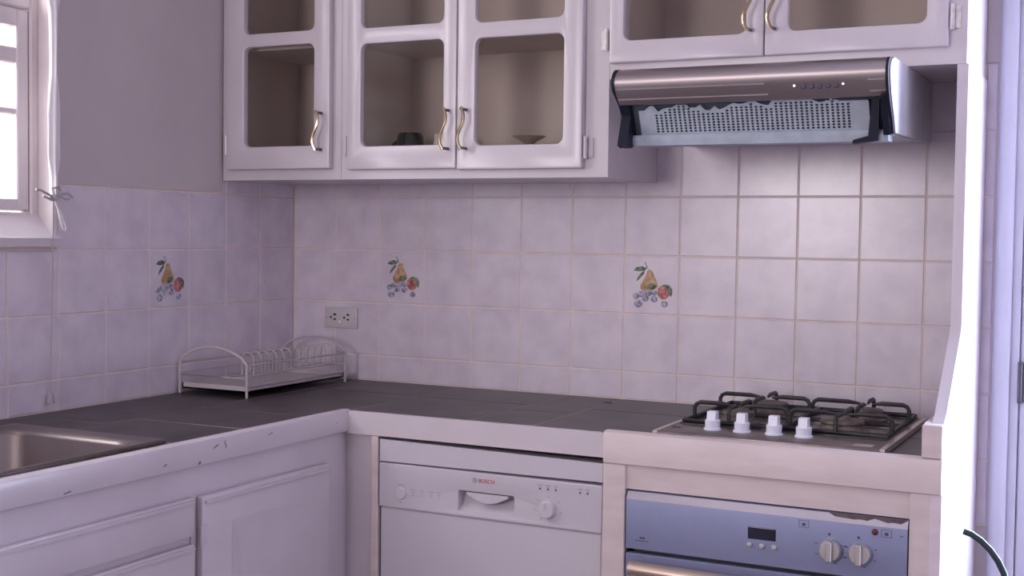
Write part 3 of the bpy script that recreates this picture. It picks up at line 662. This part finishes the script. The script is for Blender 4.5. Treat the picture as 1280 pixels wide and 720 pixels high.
# ================================================================== dish rack
dk = thing('dish_rack', (.12, -.29, CT), 'white wire dish rack with tray standing in the counter corner', 'dish rack')
RX0, RX1, RY0, RY1 = .012, .230, -.508, -.068
def arch(y):
    pts = [(RX0, y, CT), (RX0, y, -.440)]
    for k in range(1, 12):
        t = k/12; pts.append((RX0+(RX1-RX0)*t, y, -.436+.036*math.sin(math.pi*t)**.8))
    return pts + [(RX1, y, -.440), (RX1, y, CT)]
for y in (RY0, RY1): MB().tube(arch(y), .0035, 8).build('end_arch', 'white_wire', dk)
for x, z in ((RX1, -.443), (RX1, -.496), (RX0+.004, -.443), (RX0+.004, -.47)): MB().tube([(x, RY0, z), (x, RY1, z)], .0022, 6).build('side_rail', 'white_wire', dk)
MB().tube([(.155, RY0, -.476), (.155, RY1, -.476)], .002, 6).tube([(.192, RY0, -.476), (.192, RY1, -.476)], .002, 6).tube([(.155, RY0, -.476), (RX0, RY0, -.476)], .002, 6).tube([(RX1, RY1, -.476), (RX0, RY1, -.476)], .002, 6).tube([(RX1, RY0, -.476), (RX0, RY0, -.476)], .002, 6).build('slot_rail', 'white_wire', dk)
for k in range(12):
    y = -.432+k*.0322
    MB().tube([(.155, y, -.476)] + [(.1735-.0185*math.cos(math.pi*j/8), y, -.436+.0185*math.sin(math.pi*j/8)) for j in range(9)] + [(.192, y, -.476)], .0019, 6).build('plate_loop', 'white_wire', dk)
tr = MB(); tr.box(RX0+.006, RX1-.004, RY0+.003, RY1-.003, -.512, -.508)
for b in ((RX0+.006, RX0+.009, RY0+.003, RY1-.003), (RX1-.007, RX1-.004, RY0+.003, RY1-.003), (RX0+.006, RX1-.004, RY0+.003, RY0+.006), (RX0+.006, RX1-.004, RY1-.006, RY1-.003)): tr.box(*b, -.512, -.496)
tr.build('tray', 'white_wire', dk)

# ================================================================== wall outlet
ou = thing('wall_outlet', (.172, -.002, -.379), 'white double socket plate on the tiles above the dish rack', 'outlet')
MB().box(.115, .229, -.006, .001, -.379, -.318, .0025, seg=2).build('plate', 'outlet_white', ou)
for x in (.147, .193):
    q = MB()
    for dx, dz, a, b in ((-.009, -.002, .003, .003), (.004, .0065, .0045, .0025), (.004, -.0075, .0042, .0022)): q.box(x+dx-a, x+dx+a, -.0065, -.003, -.346+dz-b, -.346+dz+b)
    q.build('socket_slots', 'gap_black', ou)
MB().lathe([(.0022, 0), (.002, .0012)], (.168, -.006, -.3605), 'y', 10).build('pilot_light', 'pilot_orange', ou)
for x in (.123, .221): MB().lathe([(.0022, 0), (.002, .0006)], (x, -.006, -.3485), 'y', 8).build('screw', 'mark_grey', ou)

# ================================================================== curtain, ribbon, cord at the window
cu = thing('curtain', (.012, -.935, -.03), 'narrow gathered white curtain beside the window', 'curtain')
cb = MB(); pts = []; N = 26
for j in range(20):
    z = .86-(.86+.028)*j/19; wd = .010+.006*math.sin(j*.9)+.003*math.sin(j*2.3) if j < 18 else .006
    for k in range(N):
        a = 2*math.pi*k/N; q = 1+.22*math.sin(5*a+j*.15)
        pts.append((.012+.009*q*math.cos(a), -.936+max(wd, .007)*q*math.sin(a), z))
cb.add(pts, [(j*N+k, j*N+(k+1) % N, (j+1)*N+(k+1) % N, (j+1)*N+k) for j in range(19) for k in range(N)]); cb.build('cloth', 'fabric_white', cu, smooth=80)
MB().tube([(.012, -2.15, .87), (.012, -.86, .87)], .006, 8).build('rod', 'white_paint', cu)
rbn = thing('ribbon_bow', (.016, -.945, -.05), 'limp grey ribbon tied in a bow around the curtain end', 'ribbon')
def rb_path(pts, rad=.0028): return MB().tube(pts, rad, 6)
MB().lathe([(.004, -.008), (.011, -.004), (.012, .002), (.005, .008)], (.016, -.942, -.03), 'z', 12).build('knot', 'ribbon', rbn)
for p in ([(.02, -.942, -.028), (.025, -.925, -.020), (.024, -.905, -.018), (.024, -.890, -.027)], [(.02, -.942, -.030), (.025, -.928, -.026), (.025, -.912, -.032), (.024, -.900, -.030)], [(.02, -.945, -.028), (.024, -.965, -.022), (.024, -.985, -.014), (.024, -1.0, -.012)], [(.02, -.945, -.03), (.024, -.962, -.032), (.024, -.98, -.026)],
          [(.022, -.944, -.028), (.022, -.950, -.008), (.022, -.93, -.004), (.022, -.925, -.014)]):
    rb_path(p).build('ribbon_end', 'ribbon', rbn)
MB().tube([(.02, -.942, -.034), (.02, -.931, -.055), (.02, -.924, -.08), (.02, -.917, -.100), (.02, -.910, -.106), (.02, -.907, -.098), (.02, -.916, -.080), (.02, -.926, -.058)], .0024, 6).build('loop', 'fabric_white', rbn)
bc = thing('blind_cord', (.018, -.946, -.50), 'thin hanging cord with small weight against the left tiles', 'cord')
MB().tube([(.020, -.946, -.035), (.0195, -.9465, -.2), (.013, -.946, -.35), (.010, -.9455, -.485)], .0011, 6).build('cord', 'cord', bc)
MB().lathe([(.004, .012), (.006, .010), (.009, -.010), (.008, -.012), (0, -.012)], (.0105, -.9455, -.492), 'z', 12).build('weight', 'cord', bc)

# ================================================================== black bent tube near the doorway
tb = thing('bent_tube', (2.10, -1.0, FL), 'thin black bent tube arching up in front of the white end panel', 'tube')
tp = [(2.028, -1.0, -.556), (2.040, -1.0, -.5595), (2.054, -1.0, -.568), (2.068, -1.0, -.581), (2.080, -1.0, -.597), (2.089, -1.0, -.615), (2.094, -1.0, -.635), (2.096, -1.0, -.67), (2.098, -1.0, -1.0), (2.10, -1.0, FL+.01)]
MB().tube(tp, .0052, 10).build('tube', 'tube_black', tb)
MB().lathe([(.09, 0), (.09, .006), (.02, .014), (.008, .02)], (2.10, -1.0, FL), 'z', 24).build('foot', 'tube_black', tb)

# ================================================================== outside the sink window
tag(MB().box(-9, -.2, -9, 6, FL-.15, FL-.1).build('ground', 'ground', org=(-4, -1, FL-.1)), 'pale sunlit ground outside the window', 'ground', kind='structure')
sb = thing('garden_shrub', (-3.2, 1.25, FL-.1), 'green garden shrub outside the sink window', 'shrub')
MB().tube([(-3.2, 1.25, FL-.1), (-3.18, 1.27, -.9), (-3.2, 1.2, -.2)], [.05, .035, .015], 8).build('stem', 'bark', sb)
random.seed(11); lv = MB()
for k in range(700):
    a = random.uniform(0, 6.283); q = .55*math.sqrt(random.random()); h = random.uniform(-1, 1)
    c = Vector((-3.2+q*math.cos(a)*math.sqrt(1-h*h*.8), 1.30+q*math.sin(a)*math.sqrt(1-h*h*.8), -.05+h*.60))
    n1 = Vector((random.uniform(-1, 1), random.uniform(-1, 1), random.uniform(-1, 1))).normalized(); n2 = n1.orthogonal().normalized()
    L = .05; lv.add([c-n1*L, c+n2*L*.4, c+n1*L, c-n2*L*.4], [(0, 1, 2, 3)])
tag(lv.build('foliage', 'leaf_green', sb), kind='stuff')
